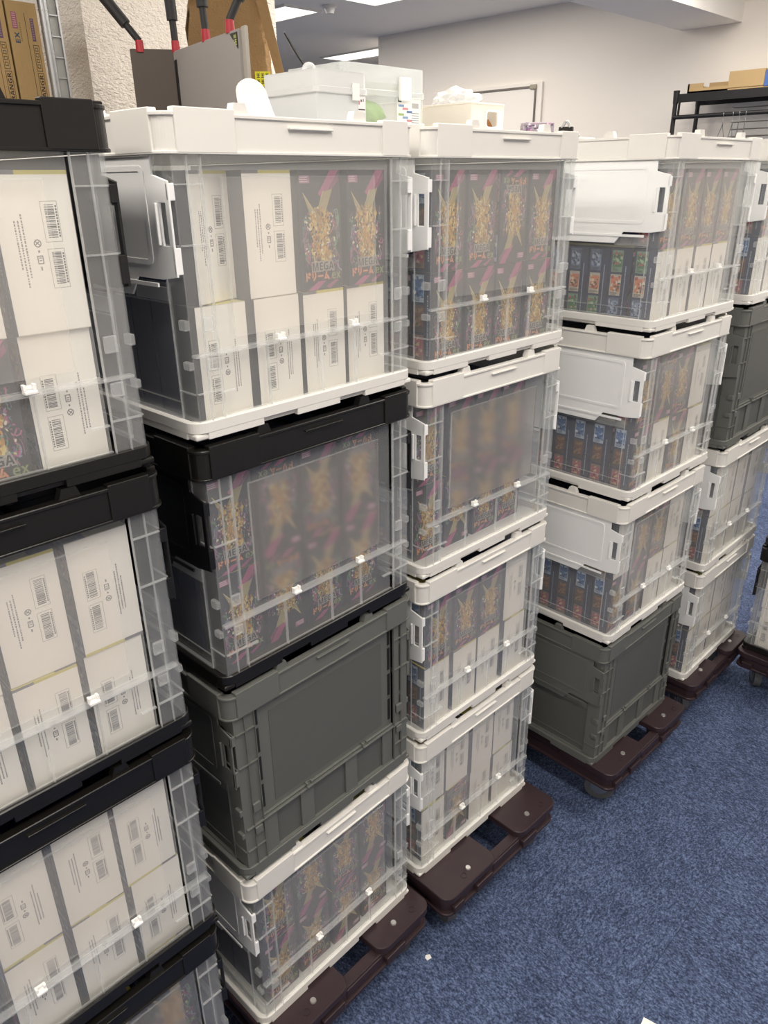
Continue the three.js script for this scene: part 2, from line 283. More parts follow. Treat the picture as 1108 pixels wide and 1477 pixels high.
  G.lowerRib = join([0.1125, 0.196, 0.2545].map(x => bx(x, x + 0.0013, 0.0205, FOLD - 0.0026, -0.0095, -0.005)).concat([bx(0.0455, 0.064, 0.048, 0.0496, -0.0095, -0.005), bx(W - 0.064, W - 0.0455, 0.048, 0.0496, -0.0095, -0.005), bx(0.0455, W - 0.0455, 0.0205, 0.0225, -0.0095, -0.0062)]));
  // long wall: clear lower half, hung upper panel with bracket, slot and stepped lower edge. Built at the left side, outline in (-z, y)
  G.sideWall = bx(0.0125, 0.0143, 0.0205, 0.168, -D + 0.036, -0.036);
  G.sideRib = join([bx(0.0112, 0.0125, 0.038, 0.0392, -D + 0.036, -0.036), bx(0.0112, 0.0125, 0.146, 0.1473, -D + 0.036, -0.036), bx(0.008, 0.0125, 0.0205, 0.0235, -D + 0.036, -0.036), bx(0.009, 0.0125, 0.149, 0.163, -0.1, -0.036)]);
  const yb = 0.152, yn = 0.172;
  const outline = [[0.03, RB - 0.001], [0.03, 0.272], [0.0035, 0.266], [0.0035, 0.176], [0.03, yn], [0.082, yn], [0.098, yb], [D - 0.098, yb], [D - 0.082, yn], [D - 0.03, yn], [D - 0.0035, 0.176], [D - 0.0035, 0.266], [D - 0.03, 0.272], [D - 0.03, RB - 0.001]];
  const slot = (a, b) => rect(a, b, 0.206, 0.246).reverse();
  const toSide = g => g.rotateY(Math.PI / 2); // x -> -z
  G.sidePanel = join([
    toSide(plate(outline, [slot(0.011, 0.022), slot(D - 0.022, D - 0.011)], 0.0035, 0.006, 0.0006)),
    toSide(plate(roundRectPts(0.044, D - 0.044, 0.186, 0.280, 0.008), [roundRectPts(0.049, D - 0.049, 0.191, 0.275, 0.006).reverse()], 0.0026, 0.0038)),
    toSide(plate(rect(0.04, D - 0.04, 0.164, 0.168), [], 0.0018, 0.0038)),
    bx(0.0035, 0.0115, 0.248, 0.264, -0.0075, -0.0035, 0.0008), bx(0.0035, 0.0115, 0.178, 0.204, -0.0075, -0.0035, 0.0008), bx(0.0008, 0.004, 0.206, 0.246, -0.0285, -0.0255, 0.0006),
  ]);
  G.lid = bx(0.0125, W - 0.0125, TOP - 0.007, TOP - 0.002, -D + 0.0125, -0.0125, 0.0015);
  // grey crate: heavier ribs on the lower leaf and slots in the posts
  G.greyRib = join([[0.0455, 0.07], [0.116, 0.142], [0.21, 0.236], [0.296, W - 0.0455]].map(([a, b]) => bx(a, b, 0.0205, FOLD - 0.003, -0.0096, -0.0058, 0.0012)).concat([bx(0.0455, W - 0.0455, FOLD + 0.002, FOLD + 0.005, -0.0096, -0.005, 0.001), bx(0.0455, W - 0.0455, 0.0205, 0.0225, -0.0096, -0.0042)]));
}
G.greySlots = [[0.05, 0.086], [0.108, 0.15], [0.158, 0.2], [0.208, 0.25], [0.256, RB - 0.004]].flatMap(([a, b]) => [bx(0.0475, 0.0535, a, b, -0.0097, -0.0093), bx(W - 0.0535, W - 0.0475, a, b, -0.0097, -0.0093), bx(W - 0.03, W - 0.024, a, b, -0.0052, -0.0047)]);
function roundRectPts(x0, x1, y0, y1, r) { return roundRect(x0, x1, y0, y1, r).getPoints(4).map(p => [p.x, p.y]).slice(0, -1); }
const mirrorX = g => { const m = g.clone().scale(-1, 1, 1).translate(W, 0, 0); flip(m); return m; };
const mirrorZ = g => { const m = g.clone().scale(1, 1, -1).translate(0, 0, -D); flip(m); return m; };
function flip(g) { for (const k of Object.keys(g.attributes)) { const a = g.attributes[k], s = a.itemSize, v = a.array; for (let i = 0; i < a.count; i += 3) for (let c = 0; c < s; c++) { const p = (i + 1) * s + c, q = (i + 2) * s + c, t = v[p]; v[p] = v[q]; v[q] = t; } } }
for (const k of ['post', 'postRib', 'leaf', 'window', 'windowEdge', 'windowSolid', 'hinge', 'lower', 'lowerRib', 'sideWall', 'sideRib', 'sidePanel', 'greyRib', 'latch']) G[k] = clean(G[k]);
const GX = {}, GZ = {}, GXZ = {};
for (const k of ['post', 'postRib', 'sideWall', 'sideRib', 'sidePanel']) GX[k] = mirrorX(G[k]);
for (const k of ['post', 'postRib', 'leaf', 'window', 'windowEdge', 'windowSolid', 'hinge', 'lower', 'lowerRib', 'greyRib', 'latch']) GZ[k] = mirrorZ(G[k]);
for (const k of ['post', 'postRib']) GXZ[k] = mirrorZ(GX[k]);

function makeCrate(kind, opts, o) {
  const grey = kind === 'grey', shell = { white: M.whitePlastic, black: M.blackPlastic, grey: M.greyPlastic }[kind];
  const body = grey ? M.greyPlastic : M.clear, rib = grey ? M.greyPlastic : M.milky;
  part('rim', G.rim, shell, o); part('base', G.base, shell, o);
  for (const [g, gr] of [[G.post, G.postRib], [GX.post, GX.postRib], [GZ.post], [GXZ.post]]) { const p = part('corner_post', g, body, o); if (gr) part('post_rib', gr, rib, p); }
  for (const [S, front] of [[G, true], [GZ, false]]) {
    const up = part('upper_leaf', S.leaf, body, o);
    part('window', S.window, grey ? M.greyDeep : front && opts.frost ? M.frost : M.haze, up);
    if (!grey && front) part('window_edge', S.windowEdge, body, up);
    const low = part('lower_leaf', S.lower, grey ? M.greyDeep : body, o);
    if (grey || front) part('wall_rib', grey ? S.greyRib : S.lowerRib, rib, low);
    const h = part('hinge_bar', S.hinge, rib, o);
    if (front) for (const x of [0.132, 0.252]) part('latch', G.latch, grey ? M.greyPlastic : M.latch, h).position.set(x, FOLD, -0.004);
  }
  if (grey) for (const g of G.greySlots) part('post_slot', g, M.slot, o);
  for (const S of [G, GX]) {
    const w = part('side_wall', S.sideWall, grey ? M.greyDeep : body, o); part('wall_rib', S.sideRib, rib, w);
    part('side_panel', S.sidePanel, { white: M.whiteSheet, black: M.blackSheet, grey: M.greyPlastic }[kind], o);
  }
  if (opts.lid) {
    const l = part('lid', G.lid, M.lidSheet, o);
    if (opts.tab) part('lid_tab', plate([[-0.028, 0], [0.028, 0], [0.023, 0.016], ...Array.from({ length: 13 }, (_, i) => [0.02 * Math.cos(i / 12 * Math.PI), 0.032 + 0.016 * Math.sin(i / 12 * Math.PI)]), [-0.021, 0.016]], [], -0.003, 0.003, 0.001).rotateX(-0.25).translate(0.157, TOP - 0.006, -0.05), M.whitePlastic, l);
  }
}

// ------------------------------------------------------------------ card boxes
const BW = 0.0665, BH = 0.1335, BD = 0.044, FLOOR = 0.008;
const boxGeo = new THREE.BoxGeometry(BW, BH, BD);
const COLX = [0.0315, 0.106, 0.1805, 0.257];
const colName = ['leftmost', 'second from left', 'third from left', 'rightmost'];
const packs = { a: arts[0], b: arts[1], c: arts[2] };
function cardBox(stack, crateName, x, y, z, look, label, turn = 0, spine = 0) {
  // materials: +x -x +y -y +z -z
  const art = arts[Math.floor(rnd() * 3)], back = backs[Math.floor(rnd() * 2)];
  const m = new THREE.Mesh(boxGeo, [spines[spine], spines[spine], tops, tops, art, back]);
  m.name = numbered('card_box'); m.castShadow = m.receiveShadow = true; m.userData = { label, category: 'box', group: 'card boxes packed in the crates' };
  const local = new THREE.Matrix4().makeTranslation(x, y, z);
  const e = new THREE.Euler(0, (look === 'w' || look === 'W' ? Math.PI : 0) + turn, look === 'M' || look === 'W' ? Math.PI : 0, 'YXZ');
  local.multiply(new THREE.Matrix4().makeRotationFromEuler(e));
  m.applyMatrix4(new THREE.Matrix4().multiplyMatrices(stack, local));
  scene.add(m); return m;
}
const fillGeos = {};
function filler(layer0, layers) { // the boxes packed deeper in a crate, seen only as dark slivers between the front ones
  const key = layer0 + '/' + layers.join();
  if (fillGeos[key]) return fillGeos[key];
  const list = [];
  for (let c = 0; c < 4; c++) for (let r = 0; r < 2; r++) for (let k = layers[c]; k < 10; k++)
    list.push(new THREE.BoxGeometry(BW, BH, BD - 0.001).translate(COLX[c] + BW / 2, FLOOR + BH / 2 + r * (BH + 0.0006), layer0 - 0.0165 - BD / 2 - k * (BD + 0.0012)));
  return fillGeos[key] = join(list);
}

const ordinal = ['first', 'second', 'third', 'fourth', 'fifth', 'sixth'];
const levelName = ['bottom crate', 'second-lowest crate', 'second crate down', 'top crate'];
const kindText = { white: 'clear folding crate with white rim and side panels', black: 'clear folding crate with black rim and side panels', grey: 'solid grey plastic folding crate' };
/* stacks: corner x, z, turn, crates from the bottom up: [kind, shift x, options, top row, bottom row, side layers]
   rows: w = white barcode face, W = the same upside down, m = printed face, M = printed face upside down, - = empty */
const STACKS = [
  { at: [-0.009, -0.683], turn: 0, over: 0.05, crates: [
    ['black', -0.004, { back: 0.012, frost: true }, 'wmmm', 'wwmm', 1], ['black', 0.001, {}, 'wWwW', 'wwwW', 1], ['black', 0.003, {}, 'WwwW', 'wWwW', 1], ['black', 0.002, {}, 'wwww', 'wwmW', 1]] },
  { at: [0.4143, -0.7066], turn: 1.273, over: 0.045, crates: [
    ['white', 0, { back: 0.008 }, 'mMmM', 'mmMm', 1], ['grey', -0.001], ['black', 0, { frost: true, back: 0.022 }, 'mMmM', 'mMmm', 1], ['white', 0.001, { lid: true, tab: true, tilt: true }, 'wwmm', 'WWww', 1]] },
  { at: [0.8105, -0.7222], turn: -0.709, over: 0.075, crates: [
    ['white', -0.001, { back: 0.006 }, 'wwww', 'wMww', 2], ['white', -0.001, {}, 'mmmw', 'wwww', 2], ['white', 0, { frost: true, back: 0.03 }, 'mmmm', 'mMmm', 2], ['white', 0.002, { lid: true }, 'mmMm', 'mmmm', 2]] },
  { at: [1.3309, -0.6397], turn: -1.333, over: 0.05, crates: [
    ['grey', -0.008], ['white', -0.003, { back: 0.006 }, 'wMmw', 'mmww', 5], ['white', 0.004, { back: 0.004 }, 'mMmw', 'mwmw', 5], ['white', 0.007, { back: 0.006, lid: true }, 'mmmm', 'wwww', 5]] },
  { at: [1.79, -0.632], turn: 0, over: 0.033, crates: [
    ['white', 0, { back: 0.006 }, 'wwww', 'wwww', 3], ['white', 0.002, { back: 0.006 }, 'wwww', 'wwww', 3], ['grey', -0.008], ['white', -0.012, { lid: true }, 'mmmm', 'wwww', 3]] },
  { at: [2.07, -0.592], turn: -90, over: 0.02, crates: [
    ['black', 0, {}, 'wwww', 'WWWW', 1], ['black', 0.002, {}, 'wwww', 'wwww', 1]] },
];
STACKS.forEach((s, si) => {
  const turn = THREE.MathUtils.degToRad(s.turn);
  s.crates.forEach(([kind, dx, opts = {}, topRow, lowRow, layers], li) => {
    const n = s.crates.length, level = n === 2 ? (li ? 'upper crate' : 'bottom crate') : levelName[li];
    const m = new THREE.Matrix4().makeTranslation(s.at[0], BASE + li * PITCH, s.at[1]).multiply(new THREE.Matrix4().makeRotationY(turn)).multiply(new THREE.Matrix4().makeTranslation(dx, 0, 0));
    const p = new THREE.Vector3().setFromMatrixPosition(m);
    const c = thing('folding_crate', `${kindText[kind]}, ${level} of ${ordinal[si]} stack`, 'crate', p.toArray(), turn, 'stacked folding crates');
    makeCrate(kind, opts, c);
    if (kind === 'grey') return;
    const z = -0.0165 - (opts.back || 0) - BD / 2, where = `${level} of ${ordinal[si]} stack`;
    [lowRow, topRow].forEach((row, r) => [...row].forEach((look, k) => {
      if (look === '-') return;
      const tilted = opts.tilt && r === 1 && k === 0;
      if (si === 0 && k < 1) return; // outside the frame
      const desc = `${tilted ? 'turned ' : ''}${look.toLowerCase() === 'w' ? 'white barcode-side box' : 'dark gold-printed box'}`;
      cardBox(m, where, COLX[k] + BW / 2 + rr(-0.002, 0.002), FLOOR + BH / 2 + r * (BH + 0.0006), z - rr(0, 0.004) - (tilted ? 0.014 : 0), look, `${desc}, ${r ? 'upper' : 'lower'} row ${colName[k]}, ${where}`, tilted ? 0.3 : rr(-0.015, 0.015), si === 1 ? 3 : r ? 0 : (si === 3 && li === 3 ? 1 : 0));
    }));
    // boxes behind the leftmost column, seen through the clear long side
    for (let k = 1; k < layers; k++) {
      const rows = si === 3 || si === 4 ? [0] : [0, 1];
      for (const r of rows) cardBox(m, where, COLX[0] - 0.004 + BW / 2, FLOOR + BH / 2 + r * (BH + 0.0006), z - 0.004 - k * (BD + 0.0012), 'm',
        `navy picture-spined box, ${r ? 'upper' : 'lower'} row, ${['', 'second', 'third', 'fourth', 'fifth'][k]} back, ${where}`, 0, si === 3 && li === 3 ? (k < 2 ? 1 : 2) : 0);
    }
    const l0 = si === 3 || si === 4 ? layers : layers;
    const f = new THREE.Mesh(filler(-(opts.back || 0) - 0.006, [l0, 1, 1, 1]), M.navy);
    f.name = numbered('packed_boxes'); f.userData = { label: `dark boxes packed deep inside ${where}`, category: 'boxes', kind: 'stuff' }; f.castShadow = f.receiveShadow = true; f.applyMatrix4(m); scene.add(f);
  });
});

// ------------------------------------------------------------------ dollies
const DG = {};
function dollyGeos(over) {
  if (DG[over]) return DG[over];
  const L = D + over + 0.02, f = over, b = over - L; // z from b to f
  const x0 = -0.002, x1 = W + 0.006, y = BASE;
  const shape = (a, c, z0, z1, r) => ring(a, c, z0, z1, r, 0, y - 0.016, y, 0.0015);
  const deck = join([
    shape(x0, 0.156, -0.11, f, 0.022), shape(0.232, x1, -0.11, f, 0.022), shape(x0, 0.156, b, b + 0.16, 0.022), shape(0.232, x1, b, b + 0.16, 0.022),
    bx(x0 + 0.004, 0.06, y - 0.016, y - 0.001, b + 0.05, f - 0.05, 0.002), bx(x1 - 0.064, x1 - 0.004, y - 0.016, y - 0.001, b + 0.05, f - 0.05, 0.002),
    bx(0.15, 0.24, y - 0.016, y - 0.002, -0.11, -0.022, 0.002), bx(0.15, 0.24, y - 0.016, y - 0.002, b + 0.03, b + 0.16, 0.002),
  ]);
  const frame = join([
    ring(x0 + 0.008, x1 - 0.008, b + 0.008, f - 0.008, 0.02, 0.022, y - 0.05, y - 0.0155, 0.002),
    ring(x0 + 0.002, x1 - 0.002, b + 0.002, f - 0.002, 0.02, 0.012, y - 0.052, y - 0.044, 0.0015),
    bx(0.15, 0.24, y - 0.044, y - 0.022, f - 0.03, f - 0.006, 0.003),
    bx(0.02, 0.05, y - 0.05, y - 0.03, f - 0.012, f + 0.001, 0.002), bx(0.09, 0.14, y - 0.05, y - 0.03, f - 0.012, f + 0.001, 0.002), bx(W - 0.12, W - 0.07, y - 0.05, y - 0.03, f - 0.012, f + 0.001, 0.002),
  ]);
  return DG[over] = { deck, frame, f, b };
}
const rivetGeo = cyl(0.005, 0.006, 0.003, 14), bossGeo = ring(-0.0065, 0.0065, -0.0065, 0.0065, 0.0064, 0.0012, 0, 0.0008);
const wheelGeo = cyl(0.036, 0.036, 0.02, 28).rotateZ(Math.PI / 2), hubGeo = cyl(0.021, 0.021, 0.0215, 20).rotateZ(Math.PI / 2);
const forkGeo = join([bx(-0.015, -0.0115, -0.002, 0.035, -0.014, 0.014, 0.001), bx(0.0115, 0.015, -0.002, 0.035, -0.014, 0.014, 0.001), bx(-0.018, 0.018, 0.033, 0.0375, -0.024, 0.024, 0.001), cyl(0.005, 0.005, 0.032, 10).rotateZ(Math.PI / 2)]);
STACKS.forEach((s, si) => {
  const { deck, frame, f, b } = dollyGeos(s.over);
  const o = thing('crate_dolly', `dark brown plastic dolly on casters under the ${ordinal[si]} stack`, 'dolly', [s.at[0], 0, s.at[1]], THREE.MathUtils.degToRad(s.turn), 'dollies under the stacks');
  part('deck', deck, M.brown, o); part('frame', frame, M.brown, o);
  if (s.over > 0.03) for (const x of [0.09, W - 0.075]) { part('rivet', rivetGeo, M.rivet, o).position.set(x, BASE + 0.0012, f - 0.026); part('boss', bossGeo, M.brown, o).position.set(x < 0.2 ? x - 0.02 : x + 0.045, BASE, f - 0.02); }
  for (const x of [0.05, W - 0.045]) for (const z of [f - 0.055, b + 0.055]) {
    const c = part('caster', forkGeo, M.steel, o); c.position.set(x, 0.036, z); c.rotation.y = rr(-0.9, 0.9);
    part('wheel', wheelGeo, M.rubber, c); part('hub', hubGeo, M.steel, c);
  }
});

// ------------------------------------------------------------------ things behind the stacks
const CAB = 1.505;
{
  const o = thing('storage_cabinet', 'low white cabinet hidden behind the second and third stacks', 'cabinet', [0.62, 0, -2.2]);
  part('body', bx(0, 1.55, 0, CAB - 0.02, 0, 0.9, 0.004), M.whitePlastic, o); part('top', bx(-0.01, 1.56, CAB - 0.02, CAB, -0.01, 0.91, 0.003), M.whitePlastic, o);
}
// router: its broad side turned to the left
{
  const dark = std(0x4c423b, 0.42), mid = std(0x989492, 0.4), edge = std(0xa6a199, 0.4), red = std(0xa8202e, 0.35), blk = std(0x1b1a1c, 0.5);
  const P0 = [1.1233, -2.0076], P1 = [1.2111, -1.9483], P2 = [1.1461, -1.5742], top = 1.703, base = CAB;
  const o = thing('wireless_router', 'dark grey router with four black antennas standing behind the second stack', 'router', [P1[0], base, P1[1]]);
  const rel = ([x, z]) => [x - P1[0], -(z - P1[1])];
  const foot = (pts, y0, y1) => { const s = new THREE.Shape(pts.map(p => new THREE.Vector2(...rel(p)))); return new THREE.ExtrudeGeometry(s, { depth: y1 - y0, bevelEnabled: true, bevelSize: 0.002, bevelThickness: 0.002, bevelOffset: -0.002, bevelSegments: 1 }).rotateX(-Math.PI / 2).translate(0, y0 - base, 0); };
  const lerp = (a, b, t) => [a[0] + (b[0] - a[0]) * t, a[1] + (b[1] - a[1]) * t];
  // unit vectors along the broad side and away from the viewer
  const u = [P2[0] - P1[0], P2[1] - P1[1]], ul = Math.hypot(...u), n = [u[1] / ul, -u[0] / ul]; // away from the viewer
  const back = (p, d) => [p[0] + n[0] * d, p[1] + n[1] * d];
  const side = lerp(P1, P2, 0.02);
  part('body', foot([P1, P2, back(P2, 0.022), back(P1, 0.1)], base + 0.012, top), mid, o);
  part('side_fin', foot([P0, P1, back(P1, 0.06), back(P0, 0.06)], base + 0.004, top + 0.004), dark, o);
  part('foot', foot([lerp(P1, P2, 0.1), lerp(P1, P2, 0.95), back(lerp(P1, P2, 0.95), 0.018), back(lerp(P1, P2, 0.1), 0.07)], base, base + 0.014), blk, o);
  part('rear_flange', foot([back(P2, 0.006), [P2[0] + u[0] / ul * 0.018 + n[0] * 0.006, P2[1] + u[1] / ul * 0.018 + n[1] * 0.006], [P2[0] + u[0] / ul * 0.018 + n[0] * 0.014, P2[1] + u[1] / ul * 0.018 + n[1] * 0.014], back(P2, 0.014)], base + 0.03, top + 0.004), edge, o);
  const g1 = foot([back(side, -0.003), back(lerp(P1, P2, 0.05), -0.003), back(lerp(P1, P2, 0.05), 0.004), back(side, 0.004)], base + 0.02, top - 0.02); part('seam', g1, blk, o);
  // corner sticker and model lettering on the broad side
  const yaw = Math.atan2(-n[0], -n[1]);
  const stick = canvasTex(64, 64, (c) => { c.fillStyle = '#14150c'; c.fillRect(0, 0, 64, 64); c.fillStyle = '#c9cf7a'; c.font = 'bold 20px sans-serif'; c.textAlign = 'right'; c.fillText('Wi', 58, 22); c.font = 'bold 30px sans-serif'; c.fillText('6E', 60, 48); });
  const tri = new THREE.ExtrudeGeometry(new THREE.Shape([[0, 0], [0, 0.032], [-0.036, 0.032]].map(p => new THREE.Vector2(...p))), { depth: 0.0006, bevelEnabled: false });
  { const p = tri.attributes.position, uv = tri.attributes.uv; for (let i = 0; i < p.count; i++) uv.setXY(i, 1 + p.getX(i) / 0.036, p.getY(i) / 0.032); }
  const onFace = (m, t, y) => { const q = lerp(P1, P2, t); m.position.set(q[0] - n[0] * 0.0012 - P1[0], y - base, q[1] - n[1] * 0.0012 - P1[1]); m.rotation.y = yaw; };
  onFace(part('corner_sticker', tri, std(0xffffff, 0.4, { map: stick }), o), 0.985, top - 0.036);
  const nameTex = canvasTex(128, 48, (c) => { c.fillStyle = '#989492'; c.fillRect(0, 0, 128, 48); c.fillStyle = '#d8d4cc'; c.font = 'bold 38px sans-serif'; c.fillText('XE5', 14, 38); });
  onFace(part('model_lettering', new THREE.BoxGeometry(0.036, 0.0135, 0.0006), std(0xffffff, 0.45, { map: nameTex }), o), 0.86, base + 0.05);
  const ants = [[-1, 0.01, [-0.095, 0.12]], [0, 0.008, [-0.006, 0.2]], [0.5, 0.008, [-0.008, 0.2]], [0.86, 0.006, [0.075, 0.13]]];
  const right = [Math.SQRT1_2, Math.SQRT1_2];
  ants.forEach(([t, dn, [lx, ly]]) => {
    const q = t < 0 ? lerp(P0, P1, 0.15) : lerp(P1, P2, t), a = back(q, dn);
    const a0 = [a[0] - P1[0], top - base, a[1] - P1[1]];
    const an = part('antenna_joint', cyl(0.0095, 0.0105, 0.026, 14), red, o); an.position.set(a0[0], a0[1] + 0.012, a0[2]);
    const dir = new THREE.Vector3(right[0] * lx, ly, right[1] * lx).normalize();
    const quat = new THREE.Quaternion().setFromUnitVectors(new THREE.Vector3(0, 1, 0), dir);
    const g = join([cyl(0.0085, 0.0085, 0.05, 14).translate(0, 0.025, 0), cyl(0.0145, 0.0135, 0.17, 16).translate(0, 0.13, 0)]);
    const m = part('antenna', g, blk, an); m.quaternion.copy(quat); m.position.set(0, 0.012, 0);
  });
}
// brown paper bag with folded top
{
  const kraft = std(0x94764f, 0.8, { bumpMap: grainTex, bumpScale: 0.002, side: THREE.DoubleSide });
  const o = thing('paper_bag', 'brown paper bag with a yellow sticker behind the router', 'paper bag', [1.42, CAB, -2.0], -0.75);
  const N = 14, H = 0.42, geo = (w0, w1, d0, d1) => { const pos = [], idx = []; const per = 40; for (let j = 0; j <= N; j++) { const t = j / N; const w = w0 + (w1 - w0) * t, d = d0 + (d1 - d0) * t; for (let i = 0; i <= per; i++) { const a = i / per * 4, s = Math.floor(a) % 4, f = a - Math.floor(a); let x = [-w + 2 * w * f, w, w - 2 * w * f, -w][s], z = [d, d - 2 * d * f, -d, -d + 2 * d * f][s]; const k = 0.006 * Math.sin(i * 1.7 + j * 1.3) + 0.008 * Math.sin(j * 0.9 + i * 0.4) * t; pos.push(x + k, t * H, z + k * 0.8); } } for (let j = 0; j < N; j++) for (let i = 0; i < per; i++) { const a = j * (per + 1) + i; idx.push(a, a + 1, a + per + 2, a, a + per + 2, a + per + 1); } const g = new THREE.BufferGeometry(); g.setAttribute('position', new THREE.Float32BufferAttribute(pos, 3)); g.setAttribute('uv', new THREE.Float32BufferAttribute(new Array(pos.length / 3 * 2).fill(0).map((_, i) => i % 2 ? pos[(i >> 1) * 3 + 1] * 4 : (pos[(i >> 1) * 3] + pos[(i >> 1) * 3 + 2]) * 4), 2)); g.setIndex(idx); g.computeVertexNormals(); return g; };
  part('bag_body', geo(0.12, 0.085, 0.075, 0.03), kraft, o);
  const strip = plate([[0.155, 0.05], [0.175, 0.05], [0.11, 0.36], [0.06, 0.45], [0.04, 0.44], [0.085, 0.34]], [], 0.05, 0.056); part('gusset_fold', strip, kraft, o);
  const st = canvasTex(96, 80, (c) => { c.fillStyle = '#d9d21c'; c.fillRect(0, 0, 96, 80); c.fillStyle = '#1d1c12'; for (let r = 0; r < 2; r++) for (let k = 0; k < 3; k++) { const x = 10 + k * 28, y = 12 + r * 32; c.fillRect(x, y, 20, 4); c.fillRect(x, y + 9, 20, 4); c.fillRect(x + 8, y, 4, 22); c.fillRect(x, y + 18, 20, 4); } });
  part('sticker', bx(0.075, 0.115, 0.13, 0.165, 0.081, 0.083), std(0xffffff, 0.5, { map: st }), o);
}
// clear storage boxes
function storageBox(o, w, h, d, lidH, mats) {
  const t = 0.0025, taper = 0.008;
  part('tub', join([bx(0, t, 0, h, -d, 0), bx(w - t, w, 0, h, -d, 0), bx(t, w - t, 0, h, -t, 0), bx(t, w - t, 0, h, -d, -d + t), bx(t, w - t, 0, t, -d + t, -t)]), mats[0], o);
  part('tub_rim', ring(-0.006, w + 0.006, -d - 0.006, 0.006, 0.014, 0.006, h - 0.012, h, 0.001), mats[1], o);
  const l = part('lid', join([ring(-0.004, w + 0.004, -d - 0.004, 0.004, 0.016, 0.0025, h, h + lidH), ring(-0.004, w + 0.004, -d - 0.004, 0.004, 0.016, 0, h + lidH - 0.0025, h + lidH, 0.0006)]), mats[1], o);
  return l;
}
{
  const frosted = thin(0xf0f3f5, 0.3, 0.6), frostLid = thin(0xf4f6f7, 0.3, 0.5), glassy = thin(0xfcfdfd, 0.86, 0.25), glassLid = thin(0xf8fafb, 0.68, 0.3);
  const a = thing('storage_box', 'small frosted storage box with hinged lid and handle beside the paper bag', 'storage box', [1.16, CAB, -1.34], 0.02);
  const l = storageBox(a, 0.142, 0.075, 0.17, 0.03, [frosted, frostLid]);
  part('handle', tube([[0.055, 0.103, -0.1], [0.06, 0.122, -0.1], [0.08, 0.124, -0.1], [0.085, 0.103, -0.1]], 0.005), frostLid, l);
  part('clip', ring(0.096, 0.116, 0.004, 0.009, 0.002, 0, 0.052, 0.084), M.latch, a);
  const lab = canvasTex(128, 96, (c) => { c.fillStyle = '#f2efee'; c.fillRect(0, 0, 128, 96); c.fillStyle = '#b8323e'; c.fillRect(8, 10, 16, 40); c.fillStyle = '#5a5560'; c.fillRect(44, 20, 26, 14); c.fillRect(88, 16, 14, 16); c.fillStyle = '#3c3840'; c.fillRect(4, 74, 120, 8); });
  part('label', bx(0.118, 0.139, 0.03, 0.062, 0.0002, 0.001), std(0xffffff, 0.5, { map: lab }), a);
  const b = thing('storage_box', 'large clear storage box with domed lid and white latch, green pack inside', 'storage box', [1.33, CAB, -1.44], 0.0);
  const lb = storageBox(b, 0.265, 0.09, 0.2, 0.05, [glassy, glassLid]);
  part('latch', bx(0.17, 0.21, 0.07, 0.12, 0.005, 0.014, 0.003), M.latch, lb);
  part('lid_tray', bx(0.02, 0.245, 0.096, 0.112, -0.18, -0.02, 0.006), thin(0xf4f2ea, 0.4, 0.5), lb);
  const lab2 = canvasTex(128, 160, (c) => { c.fillStyle = '#e9ecea'; c.fillRect(0, 0, 128, 160); c.fillStyle = '#3a3f48'; c.fillRect(6, 6, 18, 22); for (let i = 0; i < 7; i++) { c.fillStyle = ['#7f9ac0', '#c78a94', '#5d7ba6', '#9ab07a'][i % 4]; c.fillRect(8 + (i % 3) * 22, 40 + i * 15, 30, 12); } c.fillStyle = '#555'; for (let i = 0; i < 9; i++) c.fillRect(82 + i * 4, 30, 2, 26); for (let i = 0; i < 5; i++) c.fillRect(80, 80 + i * 12, 40, 3); });
  part('label', bx(0.17, 0.255, 0.012, 0.08, 0.0003, 0.0012), std(0xffffff, 0.5, { map: lab2 }), b);
  // green pack inside
  const g = new THREE.SphereGeometry(1, 24, 16); { const p = g.attributes.position; for (let i = 0; i < p.count; i++) { const k = 1 + 0.12 * Math.sin(p.getX(i) * 9) * Math.cos(p.getY(i) * 7 + p.getZ(i) * 5); p.setXYZ(i, p.getX(i) * k * 0.06, p.getY(i) * k * 0.035, p.getZ(i) * k * 0.07); } g.computeVertexNormals(); }
  solo('green_pack', 'crumpled light green plastic pack inside the large clear storage box', 'plastic pack', g, std(0xa9d873, 0.4), [1.445, CAB + 0.042, -1.52]);
}
